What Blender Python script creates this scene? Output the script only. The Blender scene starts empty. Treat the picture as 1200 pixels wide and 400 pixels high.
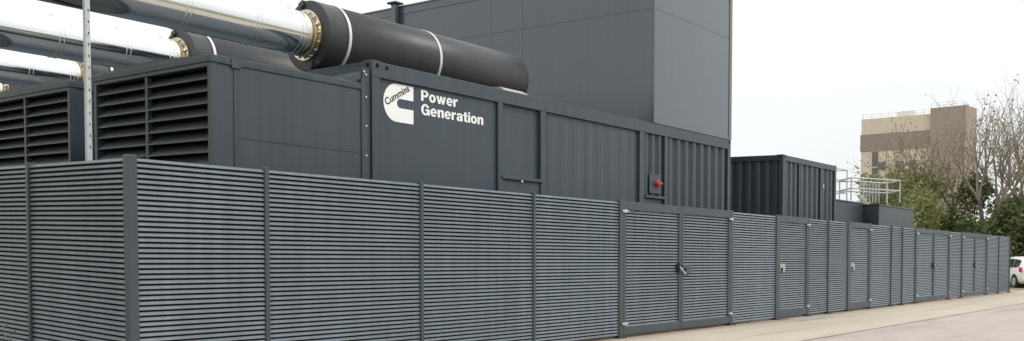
import bpy, bmesh, math, random
from mathutils import Vector, Matrix, noise

random.seed(11)
SC = bpy.context.scene
COL = SC.collection
R = math.radians
S = 0.031                      # the site climbs gently to the left of the long fence (+y)

# ------------------------------------------------------------------ camera
TH, PITCH, FPX = R(39.08), R(2.25), 1096.0
CAM = Vector((-5.18, -9.426, 1.44))
FH = Vector((math.cos(TH), math.sin(TH), 0)); RV = Vector((math.sin(TH), -math.cos(TH), 0))
fw = FH * math.cos(PITCH) - Vector((0, 0, 1)) * math.sin(PITCH)
cu = Vector((0, 0, 1)) * math.cos(PITCH) + FH * math.sin(PITCH)
cd = bpy.data.cameras.new('camera'); co = bpy.data.objects.new('camera', cd); COL.objects.link(co)
M = Matrix((RV, cu, -fw)).transposed().to_4x4(); M.translation = CAM
co.matrix_world = M
cd.sensor_width = 36; cd.lens = 36 * FPX / 1200
cd.shift_y = (306 + FPX * math.tan(PITCH) - 200) / 1200
cd.clip_end = 3000
SC.camera = co

def spot(px, Z):
    """ground position of something standing Z metres in front of the viewpoint"""
    p = CAM + FH * Z + RV * ((px - 600) / FPX * Z)
    return p.x, p.y
def ground_z(y): return S * min(max(y, 0), 40)

# ------------------------------------------------------------------ materials
def mat(name, col, rough=0.5, metal=0.0, var=0.12, scale=3.0, streak=0.0, bump=0.0, bscale=60, spec=0.5, rvar=0.12, stretch=(1, 1, 1), orand=0.0):
    m = bpy.data.materials.new(name); m.use_nodes = True
    nt = m.node_tree; N = nt.nodes; L = nt.links
    b = N['Principled BSDF']
    b.inputs['Metallic'].default_value = metal
    b.inputs['Specular IOR Level'].default_value = spec
    tc = N.new('ShaderNodeNewGeometry')
    mp = N.new('ShaderNodeMapping'); mp.inputs['Scale'].default_value = stretch
    L.new(tc.outputs['Position'], mp.inputs['Vector'])
    n1 = N.new('ShaderNodeTexNoise'); n1.inputs['Scale'].default_value = scale; n1.inputs['Detail'].default_value = 6; n1.inputs['Roughness'].default_value = 0.65
    L.new(mp.outputs[0], n1.inputs['Vector'])
    rp = N.new('ShaderNodeMapRange'); rp.inputs[1].default_value = 0.25; rp.inputs[2].default_value = 0.75
    rp.inputs[3].default_value = 1 - var; rp.inputs[4].default_value = 1 + var
    L.new(n1.outputs[0], rp.inputs[0])
    fac = rp.outputs[0]
    if streak:
        m2 = N.new('ShaderNodeMapping'); m2.inputs['Scale'].default_value = (5, 5, 0.35)
        L.new(tc.outputs['Position'], m2.inputs['Vector'])
        n2 = N.new('ShaderNodeTexNoise'); n2.inputs['Scale'].default_value = 1.6; n2.inputs['Detail'].default_value = 5
        L.new(m2.outputs[0], n2.inputs['Vector'])
        r2 = N.new('ShaderNodeMapRange'); r2.inputs[1].default_value = 0.35; r2.inputs[2].default_value = 0.7
        r2.inputs[3].default_value = 1 - streak; r2.inputs[4].default_value = 1 + streak
        L.new(n2.outputs[0], r2.inputs[0])
        mu = N.new('ShaderNodeMath'); mu.operation = 'MULTIPLY'
        L.new(fac, mu.inputs[0]); L.new(r2.outputs[0], mu.inputs[1]); fac = mu.outputs[0]
    if orand:      # every sheet or panel weathers a little differently
        oi = N.new('ShaderNodeObjectInfo'); ro = N.new('ShaderNodeMapRange'); ro.inputs[3].default_value = 1 - orand; ro.inputs[4].default_value = 1 + orand
        L.new(oi.outputs['Random'], ro.inputs[0]); mo = N.new('ShaderNodeMath'); mo.operation = 'MULTIPLY'
        L.new(fac, mo.inputs[0]); L.new(ro.outputs[0], mo.inputs[1]); fac = mo.outputs[0]
    mx = N.new('ShaderNodeVectorMath'); mx.operation = 'SCALE'
    mx.inputs[0].default_value = col[:3]; L.new(fac, mx.inputs['Scale'])
    L.new(mx.outputs[0], b.inputs['Base Color'])
    rr = N.new('ShaderNodeMapRange'); rr.inputs[1].default_value = 0.25; rr.inputs[2].default_value = 0.75
    rr.inputs[3].default_value = max(0.02, rough * (1 - rvar)); rr.inputs[4].default_value = rough * (1 + rvar)
    L.new(n1.outputs[0], rr.inputs[0]); L.new(rr.outputs[0], b.inputs['Roughness'])
    if bump:
        n3 = N.new('ShaderNodeTexNoise'); n3.inputs['Scale'].default_value = bscale; n3.inputs['Detail'].default_value = 4
        L.new(tc.outputs['Position'], n3.inputs['Vector'])
        bp = N.new('ShaderNodeBump'); bp.inputs['Strength'].default_value = bump; bp.inputs['Distance'].default_value = 0.02
        L.new(n3.outputs[0], bp.inputs['Height']); L.new(bp.outputs[0], b.inputs['Normal'])
    return m

PAINT = (0.039, 0.053, 0.066)
m_paint = mat('container_paint', PAINT, 0.42, var=0.12, scale=1.2, streak=0.13, bump=0.12, bscale=2)
m_panel = mat('cladding_paint', (0.039, 0.053, 0.067), 0.40, var=0.10, scale=0.8, streak=0.12, bump=0.16, bscale=1.3)
m_tower = mat('tower_cladding', (0.055, 0.070, 0.084), 0.24, var=0.09, scale=0.5, streak=0.04, bump=0.10, bscale=0.9, spec=0.7)
m_tower.node_tree.nodes['Principled BSDF'].inputs['Coat Weight'].default_value = 0.5
m_tower.node_tree.nodes['Principled BSDF'].inputs['Coat Roughness'].default_value = 0.16
m_unit = mat('unit_paint', (0.040, 0.053, 0.063), 0.40, var=0.10, scale=1.0, streak=0.12, bump=0.16, bscale=1.3)
m_slat = mat('slat_paint', (0.122, 0.148, 0.172), 0.36, var=0.14, scale=1.2, streak=0.14, orand=0.11)
m_post = mat('post_paint', (0.043, 0.058, 0.069), 0.42, var=0.10, scale=4, streak=0.08)
m_blade = mat('blade_paint', (0.055, 0.061, 0.066), 0.45, var=0.12, scale=3, streak=0.05)
m_dark = mat('near_black', (0.010, 0.011, 0.012), 0.9, var=0.2, spec=0.15)  # dark fittings and openings, also the painted shade behind the fence slats
m_black = mat('black_coating', (0.028, 0.029, 0.032), 0.42, var=0.22, scale=2.2, streak=0.1, bump=0.05, bscale=9)
m_steel = mat('polished_steel', (0.78, 0.79, 0.79), 0.13, metal=1.0, var=0.05, scale=6, rvar=0.4, stretch=(0.3, 1, 1))
m_tint = mat('heat_tinted_steel', (0.66, 0.585, 0.46), 0.28, metal=1.0, var=0.12, scale=9)
m_galv = mat('galvanised_steel', (0.46, 0.48, 0.47), 0.45, metal=0.55, var=0.2, scale=22)
m_zinc = mat('bright_zinc', (0.80, 0.80, 0.78), 0.25, metal=0.9, var=0.08, scale=20)
m_strap = mat('pale_strap', (0.66, 0.66, 0.68), 0.35, metal=0.3, var=0.06)
m_white = mat('white_vinyl', (0.84, 0.85, 0.85), 0.4, var=0.02)
m_ink = mat('black_vinyl', (0.012, 0.012, 0.013), 0.5, var=0.02)
m_red = mat('red_plastic', (0.55, 0.035, 0.045), 0.3, var=0.05)
m_rail = mat('rail_galvanised', (0.46, 0.48, 0.49), 0.5, metal=0.2, var=0.12, scale=12)
m_conc = mat('plinth_concrete', (0.36, 0.34, 0.31), 0.9, var=0.2, scale=4, bump=0.3)
m_beige = mat('beige_cladding', (0.68, 0.585, 0.485), 0.85, var=0.05, scale=0.25, streak=0.04)
m_brown = mat('brown_cladding', (0.36, 0.285, 0.25), 0.85, var=0.07, scale=0.25, streak=0.05)
m_brown2 = mat('dark_brown_band', (0.31, 0.245, 0.225), 0.85, var=0.07, scale=0.25, streak=0.05)
m_pale = mat('pale_render', (0.66, 0.65, 0.62), 0.85, var=0.06, scale=0.4)
m_glass = mat('window_glass', (0.10, 0.11, 0.13), 0.12, var=0.1)
m_bark = mat('grey_bark', (0.15, 0.115, 0.095), 0.9, var=0.3, scale=5)
m_twig = mat('twig_bark', (0.27, 0.235, 0.19), 0.9, var=0.25, scale=2)
m_car = mat('white_car_paint', (0.80, 0.81, 0.81), 0.22, var=0.02)
m_cglass = mat('car_glass', (0.03, 0.035, 0.04), 0.06, var=0.1)
m_tyre = mat('tyre_rubber', (0.018, 0.018, 0.02), 0.8, var=0.2)
m_rim = mat('wheel_rim', (0.55, 0.56, 0.58), 0.35, metal=0.7, var=0.1)
m_lamp = mat('tail_lamp_lens', (0.55, 0.012, 0.03), 0.2, var=0.1)

def leaf_mat(name, c1, c2):
    m = bpy.data.materials.new(name); m.use_nodes = True
    nt = m.node_tree; N = nt.nodes; L = nt.links; b = N['Principled BSDF']
    g = N.new('ShaderNodeNewGeometry')
    n = N.new('ShaderNodeTexNoise'); n.inputs['Scale'].default_value = 0.9; n.inputs['Detail'].default_value = 3
    L.new(g.outputs['Position'], n.inputs['Vector'])
    ad = N.new('ShaderNodeMath'); ad.operation = 'ADD'
    L.new(g.outputs['Random Per Island'], ad.inputs[0]); L.new(n.outputs[0], ad.inputs[1])
    mr = N.new('ShaderNodeMapRange'); mr.inputs[1].default_value = 0.3; mr.inputs[2].default_value = 1.7
    L.new(ad.outputs[0], mr.inputs[0])
    mx = N.new('ShaderNodeMix'); mx.data_type = 'RGBA'
    mx.inputs[6].default_value = (*c1, 1); mx.inputs[7].default_value = (*c2, 1)
    L.new(mr.outputs[0], mx.inputs[0]); L.new(mx.outputs[2], b.inputs['Base Color'])
    b.inputs['Roughness'].default_value = 0.55
    b.inputs['Specular IOR Level'].default_value = 0.3
    tl = N.new('ShaderNodeBsdfTranslucent'); L.new(mx.outputs[2], tl.inputs['Color'])
    ms = N.new('ShaderNodeMixShader'); ms.inputs[0].default_value = 0.35
    L.new(b.outputs[0], ms.inputs[1]); L.new(tl.outputs[0], ms.inputs[2]); L.new(ms.outputs[0], N['Material Output'].inputs['Surface'])
    return m
m_bud = leaf_mat('brown_buds', (0.26, 0.185, 0.11), (0.42, 0.32, 0.19))
m_spring = leaf_mat('spring_leaves', (0.15, 0.165, 0.055), (0.34, 0.35, 0.14))
m_ever = leaf_mat('evergreen_leaves', (0.055, 0.085, 0.026), (0.185, 0.215, 0.08))
m_mid = leaf_mat('mid_green_leaves', (0.085, 0.11, 0.03), (0.24, 0.26, 0.09))
m_weed = leaf_mat('weed_leaves', (0.10, 0.14, 0.04), (0.28, 0.32, 0.14))

# ------------------------------------------------------------------ mesh builder
class MB:
    def __init__(s): s.v = []; s.f = []; s.sm = []
    def add(s, vs, fs, smooth=False):
        o = len(s.v); s.v += [tuple(p) for p in vs]
        for f in fs: s.f.append([i + o for i in f]); s.sm.append(smooth)
    def box(s, x0, x1, y0, y1, z0, z1, c=0.0):
        if c <= 0:
            vs = [(x, y, z) for z in (z0, z1) for y in (y0, y1) for x in (x0, x1)]
            s.add(vs, [(0, 2, 3, 1), (4, 5, 7, 6), (0, 1, 5, 4), (2, 6, 7, 3), (0, 4, 6, 2), (1, 3, 7, 5)])
        else:
            bm = bmesh.new()
            r = bmesh.ops.create_cube(bm, size=1)
            for v in bm.verts:
                v.co = Vector(((x0 + x1) / 2 + v.co.x * (x1 - x0), (y0 + y1) / 2 + v.co.y * (y1 - y0), (z0 + z1) / 2 + v.co.z * (z1 - z0)))
            bmesh.ops.bevel(bm, geom=list(bm.edges), offset=c, segments=1, affect='EDGES')
            bm.verts.index_update()
            s.add([v.co[:] for v in bm.verts], [[v.index for v in f.verts] for f in bm.faces]); bm.free()
        return s
    def tube(s, p0, p1, r0, r1=None, n=12, caps=True, smooth=True):
        r1 = r0 if r1 is None else r1
        p0 = Vector(p0); p1 = Vector(p1); d = (p1 - p0)
        if d.length < 1e-6: return s
        d.normalize()
        a = d.orthogonal().normalized(); b = d.cross(a)
        vs = []
        for p, r in ((p0, r0), (p1, r1)):
            for i in range(n):
                t = 2 * math.pi * i / n
                vs.append(p + (a * math.cos(t) + b * math.sin(t)) * r)
        s.add(vs, [(i, (i + 1) % n, n + (i + 1) % n, n + i) for i in range(n)], smooth)
        if caps:
            s.add(vs[:n], [list(range(n))[::-1]]); s.add(vs[n:], [list(range(n))])
        return s
    def lathe_x(s, prof, y, z, n=64, smooth=True):
        """revolve (x, radius) profile about the axis parallel to x through (y, z)"""
        vs = []; m = len(prof)
        for x, r in prof:
            for i in range(n):
                t = 2 * math.pi * i / n; vs.append((x, y + r * math.cos(t), z + r * math.sin(t)))
        fs = [(k * n + i, (k + 1) * n + i, (k + 1) * n + (i + 1) % n, k * n + (i + 1) % n) for k in range(m - 1) for i in range(n)]
        s.add(vs, fs, smooth); return s
    def prism_x(s, prof, x0, x1):
        """extrude a closed (y, z) outline along x"""
        n = len(prof)
        vs = [(x0, y, z) for y, z in prof] + [(x1, y, z) for y, z in prof]
        s.add(vs, [(i, (i + 1) % n, n + (i + 1) % n, n + i) for i in range(n)] + [list(range(n))[::-1], list(range(n, 2 * n))]); return s
    def prism_y(s, prof, y0, y1):
        n = len(prof)
        vs = [(x, y0, z) for x, z in prof] + [(x, y1, z) for x, z in prof]
        s.add(vs, [(i, (i + 1) % n, n + (i + 1) % n, n + i) for i in range(n)] + [list(range(n))[::-1], list(range(n, 2 * n))]); return s
    def prism_z(s, prof, z0, z1):
        n = len(prof)
        vs = [(x, y, z0) for x, y in prof] + [(x, y, z1) for x, y in prof]
        s.add(vs, [(i, (i + 1) % n, n + (i + 1) % n, n + i) for i in range(n)] + [list(range(n))[::-1], list(range(n, 2 * n))]); return s
    def build(s, name, material, parent=None, base=None, shear=True, fix=True):
        """link as one object; vertices are given in site coordinates, base = origin of the object"""
        if parent is not None: base = parent['_b']
        if base is None: base = (0, 0, 0)
        bx, by, bz = base
        me = bpy.data.meshes.new(name)
        me.from_pydata([(x - bx, y - by, z - bz + (S * (y - by) if shear else 0)) for x, y, z in s.v], [], s.f)
        me.polygons.foreach_set('use_smooth', s.sm)
        me.materials.append(material)
        if fix:
            bm = bmesh.new(); bm.from_mesh(me); bmesh.ops.recalc_face_normals(bm, faces=bm.faces); bm.to_mesh(me); bm.free()
        me.update()
        o = bpy.data.objects.new(name, me); COL.objects.link(o)
        if parent is not None: o.parent = parent
        else: o.location = (bx, by, bz + (S * by if shear else 0)); o['_b'] = list(base)
        return o

def tag(o, label=None, cat=None, group=None, kind=None):
    if label: o['label'] = label
    if cat: o['category'] = cat
    if group: o['group'] = group
    if kind: o['kind'] = kind
    return o
def thing(name, base, label, cat, group=None, shear=True, rz=0):
    o = bpy.data.objects.new(name, None); COL.objects.link(o); o.empty_display_size = 0.2
    o.location = (base[0], base[1], base[2] + (S * base[1] if shear else 0)); o.rotation_euler.z = rz
    o['_b'] = list(base)
    return tag(o, label, cat, group)
KIDS = lambda o: [c for c in bpy.data.objects if c.parent == o]
def copy_tree(o, parent=None):
    c = o.copy(); COL.objects.link(c)
    if parent: c.parent = parent
    for ch in KIDS(o): copy_tree(ch, c)
    return c

# ------------------------------------------------------------------ ground
def sheet(name, x0, x1, y0, y1, z, material, nx=1, ys=None):
    ys = ys or [y0, y1]
    xs = [x0 + (x1 - x0) * i / nx for i in range(nx + 1)]
    vs = [(x, y, z + ground_z(y)) for y in ys for x in xs]
    w = nx + 1
    fs = [(j * w + i, j * w + i + 1, (j + 1) * w + i + 1, (j + 1) * w + i) for j in range(len(ys) - 1) for i in range(nx)]
    m = MB(); m.add(vs, fs)
    o = m.build(name, material, shear=False); tag(o, kind='structure'); return o

def ground_mat(name, c1, c2, c3, joint=None, edge=False, rough=0.9):
    m = bpy.data.materials.new(name); m.use_nodes = True
    nt = m.node_tree; N = nt.nodes; L = nt.links; b = N['Principled BSDF']
    b.inputs['Roughness'].default_value = rough; b.inputs['Specular IOR Level'].default_value = 0.25
    g = N.new('ShaderNodeNewGeometry')
    def nz(scale, det=5, rgh=0.6, st=(1, 1, 1)):
        mp = N.new('ShaderNodeMapping'); mp.inputs['Scale'].default_value = st
        L.new(g.outputs['Position'], mp.inputs[0])
        n = N.new('ShaderNodeTexNoise'); n.inputs['Scale'].default_value = scale; n.inputs['Detail'].default_value = det; n.inputs['Roughness'].default_value = rgh
        L.new(mp.outputs[0], n.inputs['Vector']); return n.outputs[0]
    def mixc(f, a, c, lo, hi):
        r = N.new('ShaderNodeMapRange'); r.inputs[1].default_value = lo; r.inputs[2].default_value = hi; L.new(f, r.inputs[0])
        x = N.new('ShaderNodeMix'); x.data_type = 'RGBA'; L.new(r.outputs[0], x.inputs[0])
        for k, q in ((6, a), (7, c)):
            if isinstance(q, tuple): x.inputs[k].default_value = (*q, 1)
            else: L.new(q, x.inputs[k])
        return x.outputs[2]
    col = mixc(nz(0.35, 6, 0.6, (0.35, 1, 1)), c1, c2, 0.35, 0.65)
    col = mixc(nz(0.9, 8, 0.75, (0.5, 1.4, 1)), col, c3, 0.56, 0.72)
    col = mixc(nz(0.7, 7, 0.7, (0.12, 2.2, 1)), col, tuple(q * 0.80 for q in c1), 0.50, 0.72)      # drag and tyre streaks
    col = mixc(nz(5.0, 4, 0.5), col, tuple(q * 0.55 for q in c1), 0.70, 0.78)                          # spots
    if edge:      # rusty soil washed out along the foot of the fence
        sy = N.new('ShaderNodeSeparateXYZ'); L.new(g.outputs['Position'], sy.inputs[0])
        ed = N.new('ShaderNodeMapRange'); ed.inputs[1].default_value = -0.75; ed.inputs[2].default_value = -0.05; L.new(sy.outputs[1], ed.inputs[0])
        mm = N.new('ShaderNodeMath'); mm.operation = 'MULTIPLY'; L.new(ed.outputs[0], mm.inputs[0]); L.new(nz(1.1, 6, 0.7, (0.6, 1, 1)), mm.inputs[1])
        col = mixc(mm.outputs[0], col, (0.25, 0.165, 0.105), 0.22, 0.62)
    fine = nz(38, 6, 0.75)
    col = mixc(fine, col, tuple(q * 0.62 for q in c1), 0.52, 0.80)
    if joint:
        sx, off = joint
        sp = N.new('ShaderNodeSeparateXYZ'); L.new(g.outputs['Position'], sp.inputs[0])
        a = N.new('ShaderNodeMath'); a.operation = 'MULTIPLY_ADD'; L.new(sp.outputs[0], a.inputs[0]); a.inputs[1].default_value = 1 / sx; a.inputs[2].default_value = off
        fr = N.new('ShaderNodeMath'); fr.operation = 'FRACT'; L.new(a.outputs[0], fr.inputs[0])
        lt = N.new('ShaderNodeMath'); lt.operation = 'LESS_THAN'; L.new(fr.outputs[0], lt.inputs[0]); lt.inputs[1].default_value = 0.025 / sx
        x = N.new('ShaderNodeMix'); x.data_type = 'RGBA'; L.new(lt.outputs[0], x.inputs[0]); L.new(col, x.inputs[6]); x.inputs[7].default_value = (*[q * 0.4 for q in c1], 1)
        col = x.outputs[2]
    L.new(col, b.inputs['Base Color'])
    bp = N.new('ShaderNodeBump'); bp.inputs['Strength'].default_value = 0.25; bp.inputs['Distance'].default_value = 0.01
    L.new(fine, bp.inputs['Height']); L.new(bp.outputs[0], b.inputs['Normal'])
    return m
m_earth = ground_mat('earth_and_grass', (0.17, 0.17, 0.065), (0.23, 0.21, 0.09), (0.11, 0.13, 0.045))
m_apron = ground_mat('concrete_apron', (0.46, 0.405, 0.33), (0.51, 0.45, 0.365), (0.37, 0.32, 0.255), joint=(6.1, 0.37), edge=True)
m_yard = ground_mat('yard_concrete', (0.405, 0.345, 0.312), (0.46, 0.395, 0.355), (0.32, 0.27, 0.24), joint=(9.0, 0.2))
m_comp = ground_mat('compound_concrete', (0.29, 0.29, 0.28), (0.33, 0.33, 0.31), (0.23, 0.23, 0.21))
m_gutter = mat('joint_filler', (0.27, 0.24, 0.215), 0.9, var=0.3, scale=6)

sheet('ground', -400, 1500, -700, 700, -0.02, m_earth, ys=[-700, 0, 40, 700])
sheet('yard', -60, 62, -20, -2.9, -0.008, m_yard)
sheet('pavement', -40, 54, -2.87, 0.28, 0.0, m_apron, ys=[-2.87, 0, 0.28])
sheet('gutter', -40, 54, -2.9, -2.87, -0.006, m_gutter)
sheet('compound_floor', 0.06, 46, 0.28, 30, -0.004, m_comp)
# worn grey patch in front of the first single gate
mb = MB()
pts = []
for i in range(22):
    t = 2 * math.pi * i / 22; rr = 1 + 0.22 * noise.noise((math.cos(t) * 2, math.sin(t) * 2, 3.3))
    pts.append((17.75 + 1.05 * rr * math.copysign(abs(math.cos(t)) ** 0.5, math.cos(t)), -0.42 + 0.33 * rr * math.copysign(abs(math.sin(t)) ** 0.5, math.sin(t)), 0.006))
mb.add(pts, [list(range(22))])
tag(mb.build('concrete_patch', mat('worn_patch', (0.37, 0.345, 0.305), 0.9, var=0.25, scale=5), shear=False), kind='structure')

# ------------------------------------------------------------------ louvred fence
PITCH_S = 0.0565
def slats_x(mb, x0, x1, z0, z1, yf=-0.030):
    n = int((z1 - z0) / PITCH_S)
    p = (z1 - z0) / n
    for i in range(n):
        z = z0 + i * p
        mb.prism_x([(yf, z), (yf - 0.001, z + 0.004), (yf + 0.016, z + 0.034), (yf + 0.020, z + 0.034), (yf + 0.020, z + 0.028), (yf + 0.006, z)], x0, x1)
def slats_y(mb, y0, y1, z0, z1, xf=-0.030):
    n = int((z1 - z0) / PITCH_S)
    p = (z1 - z0) / n
    for i in range(n):
        z = z0 + i * p
        mb.prism_y([(xf, z), (xf - 0.001, z + 0.004), (xf + 0.016, z + 0.034), (xf + 0.020, z + 0.034), (xf + 0.020, z + 0.028), (xf + 0.006, z)], y0, y1)
HF = 2.56
def panel_x(root, x0, x1, z0=0.06, z1=HF - 0.005):
    a = MB(); slats_x(a, x0, x1, z0, z1); p = a.build('louvre_panel', m_slat, root)
    b = MB(); b.box(x0, x1, -0.008, 0.012, z0, z1 - 0.03)  # black sheet added behind the slats, painting the shade of the gaps
    bo = b.build('gap_shade_sheet', m_dark, root)
    bo.parent = p
    return p
def post_x(root, x, w, top=HF + 0.003, foot=True):
    a = MB(); a.box(x - w / 2, x + w / 2, -0.05, 0.05, 0.0, top, 0.006)
    if foot: a.box(x - w / 2 - 0.05, x + w / 2 + 0.05, -0.10, 0.09, 0.003, 0.018)
    return a.build('post', m_post, root)

def fence_run(label, posts, panels):
    root = thing('louvre_fence', (posts[0][0], 0, 0), label, 'fence', 'louvred fence sections along the pavement')
    for x, w in posts: post_x(root, x, w)
    for x0, x1 in panels: panel_x(root, x0, x1)
    return root
T, H = 0.062, 0.13
fence_run('nearest and widest grey louvred fence section, four panels long, starting at the corner post',
          [(1.71, T), (4.35, T), (6.96, T), (9.60, H)], [(0.055, 1.679), (1.741, 4.319), (4.381, 6.929), (6.991, 9.535)])
fence_run('single louvred fence panel between the nearest double gate and the first single gate',
          [(14.17, H), (16.66, H)], [(14.235, 16.595)])
fence_run('two louvred fence panels between the two single gates',
          [(18.65, H), (20.07, T), (21.63, H)], [(18.715, 20.039), (20.101, 21.565)])
fence_run('three louvred fence panels, the middle one narrow, right of the second single gate',
          [(23.51, H), (25.51, T), (26.66, T), (28.14, H)], [(23.575, 25.479), (25.541, 26.629), (26.691, 28.075)])
fence_run('single narrow fence panel between the two far double gates',
          [(32.42, H), (34.22, H)], [(32.485, 34.155)])
fence_run('farthest louvred fence section ending beside the white car',
          [(38.36, H), (40.56, T), (42.80, 0.09)], [(38.425, 40.529), (40.591, 42.755)])

# return side of the fence, running back to the left from the corner
root = thing('louvre_fence', (0, 0, 0), 'louvred fence turning back left at the corner post, before the big louvre boxes', 'fence')
a = MB(); a.box(-0.055, 0.055, -0.055, 0.055, 0, HF + 0.006, 0.008); a.build('corner_post', m_post, root)
for y in (2.33, 4.9, 7.5):
    a = MB(); a.box(-0.05, 0.05, y - T / 2, y + T / 2, 0, HF + 0.003, 0.006); a.box(-0.1, 0.09, y - 0.08, y + 0.08, 0.003, 0.018); a.build('post', m_post, root)
for y0, y1 in ((0.055, 2.299), (2.361, 4.869), (4.931, 7.469)):
    a = MB(); slats_y(a, y0, y1, 0.06, HF - 0.005); p = a.build('louvre_panel', m_slat, root)
    b = MB(); b.box(-0.008, 0.012, y0, y1, 0.06, HF - 0.035); bo = b.build('gap_shade_sheet', m_dark, root); bo.parent = p  # same black sheet here, its colour standing in for shade between slats

# gates: every leaf swings on its own, so every leaf is a thing
def gate_leaf(x0, x1, label, hinge, latch=None, bottom=0.15, g='gate leaves in the louvred fence'):
    root = thing('gate_leaf', (x0 if hinge == 'l' else x1, 0, 0), label, 'gate', g)
    z0, z1, w = 0.055, HF - 0.004, 0.085
    a = MB()
    a.box(x0, x0 + w, -0.046, 0.02, z0, z1, 0.004); a.box(x1 - w, x1, -0.046, 0.02, z0, z1, 0.004)
    a.box(x0 + w, x1 - w, -0.044, 0.018, z1 - 0.155, z1, 0.003); a.box(x0 + w, x1 - w, -0.044, 0.018, z0, z0 + bottom, 0.003)
    a.build('gate_frame', m_post, root)
    panel_x(root, x0 + w, x1 - w, z0 + bottom, z1 - 0.155)
    xh = x0 if hinge == 'l' else x1
    sg = 1 if hinge == 'l' else -1
    for z in (0.27, HF - 0.19):
        a = MB()
        a.tube((xh - sg * 0.0, -0.085, z - 0.03), (xh, -0.085, z + 0.03), 0.02, n=10)
        a.box(min(xh, xh + sg * 0.10), max(xh, xh + sg * 0.10), -0.078, -0.048, z - 0.02, z + 0.02, 0.003)
        a.box(min(xh, xh - sg * 0.07), max(xh, xh - sg * 0.07), -0.078, -0.052, z - 0.022, z + 0.022, 0.003)
        a.tube((xh + sg * 0.075, -0.10, z), (xh + sg * 0.075, -0.07, z), 0.018, n=8)
        a.build('hinge', m_zinc, root)
    if latch == 'plate':      # big lock plate on the leaf next to the meeting stile
        a = MB(); a.box(x0 + 0.04, x0 + 0.37, -0.060, -0.047, 1.18, 1.36, 0.003)
        p = a.build('lock_plate', m_post, root)
        a = MB(); a.tube((x0 + 0.13, -0.075, 1.27), (x0 + 0.13, -0.058, 1.27), 0.03, n=12)
        k = a.build('keyhole', m_dark, root); k.parent = p
    if latch == 'handle':
        a = MB()
        a.tube((x1 - 0.10, -0.046, 1.30), (x1 - 0.10, -0.10, 1.30), 0.02, n=8)
        a.tube((x1 - 0.10, -0.10, 1.30), (x1 + 0.05, -0.10, 1.19), 0.018, n=8)
        a.tube((x1 + 0.05, -0.10, 1.19), (x1 + 0.09, -0.10, 1.185), 0.018, n=8)
        a.build('handle', m_zinc, root)
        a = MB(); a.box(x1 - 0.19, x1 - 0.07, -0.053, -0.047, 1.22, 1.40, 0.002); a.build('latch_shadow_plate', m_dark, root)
    if latch == 'single':
        a = MB(); a.box(x0 + 0.06, x0 + 0.36, -0.060, -0.047, 1.19, 1.37, 0.003); p = a.build('lock_plate', m_galv, root)
        a = MB(); a.tube((x0 + 0.12, -0.047, 1.28), (x0 + 0.12, -0.10, 1.28), 0.02, n=8); a.tube((x0 + 0.08, -0.10, 1.32), (x0 + 0.24, -0.10, 1.24), 0.018, n=8)
        h = a.build('handle', m_zinc, root)
        a = MB(); a.box(x0 + 0.10, x0 + 0.20, -0.075, -0.061, 1.20, 1.27, 0.003); h = a.build('padlock', m_dark, root); h.parent = p
    return root
gate_leaf(9.672, 11.86, 'left leaf of the nearest double gate with the bent silver handle', 'l', 'handle')
gate_leaf(11.875, 14.098, 'right leaf of the nearest double gate with a grey lock plate', 'r', 'plate')
gate_leaf(16.732, 18.578, 'single louvred gate nearest to the first dark container, grey lock plate on its left', 'r', 'single', 0.19)
gate_leaf(21.702, 23.438, 'single louvred gate farther along the fence with bright padlock area on its left', 'r', 'single', 0.19)
gate_leaf(28.212, 30.31, 'left leaf of the third gate pair from the left, hung below the low dark cabins', 'l', 'handle')
gate_leaf(30.325, 32.348, 'right leaf with lock plate in the double gate before the far narrow panel', 'r', 'plate')
gate_leaf(34.292, 36.27, 'left leaf of the farthest double gate', 'l', 'handle')
gate_leaf(36.285, 38.288, 'right leaf of the farthest double gate, two panels from the fence end', 'r', 'plate')

# ------------------------------------------------------------------ generator containers
ROW = 3.73
X0, X1, Y0, Y1, ZB, ZT = 4.46, 16.42, 1.10, 4.10, 1.50, 4.405
def corr(mb, x0, x1, z0, z1, y, depth, pitch):
    """trapezoid corrugated sheet facing -y, with thickness"""
    n = max(1, round((x1 - x0) / pitch)); p = (x1 - x0) / n
    pr = [(x0, y + depth)]
    for i in range(n):
        b = x0 + i * p
        pr += [(b + 0.16 * p, y + depth), (b + 0.32 * p, y), (b + 0.66 * p, y), (b + 0.82 * p, y + depth)]
    pr += [(x1, y + depth), (x1, y + depth + 0.02), (x0, y + depth + 0.02)]
    mb.prism_z(pr, z0, z1)

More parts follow.
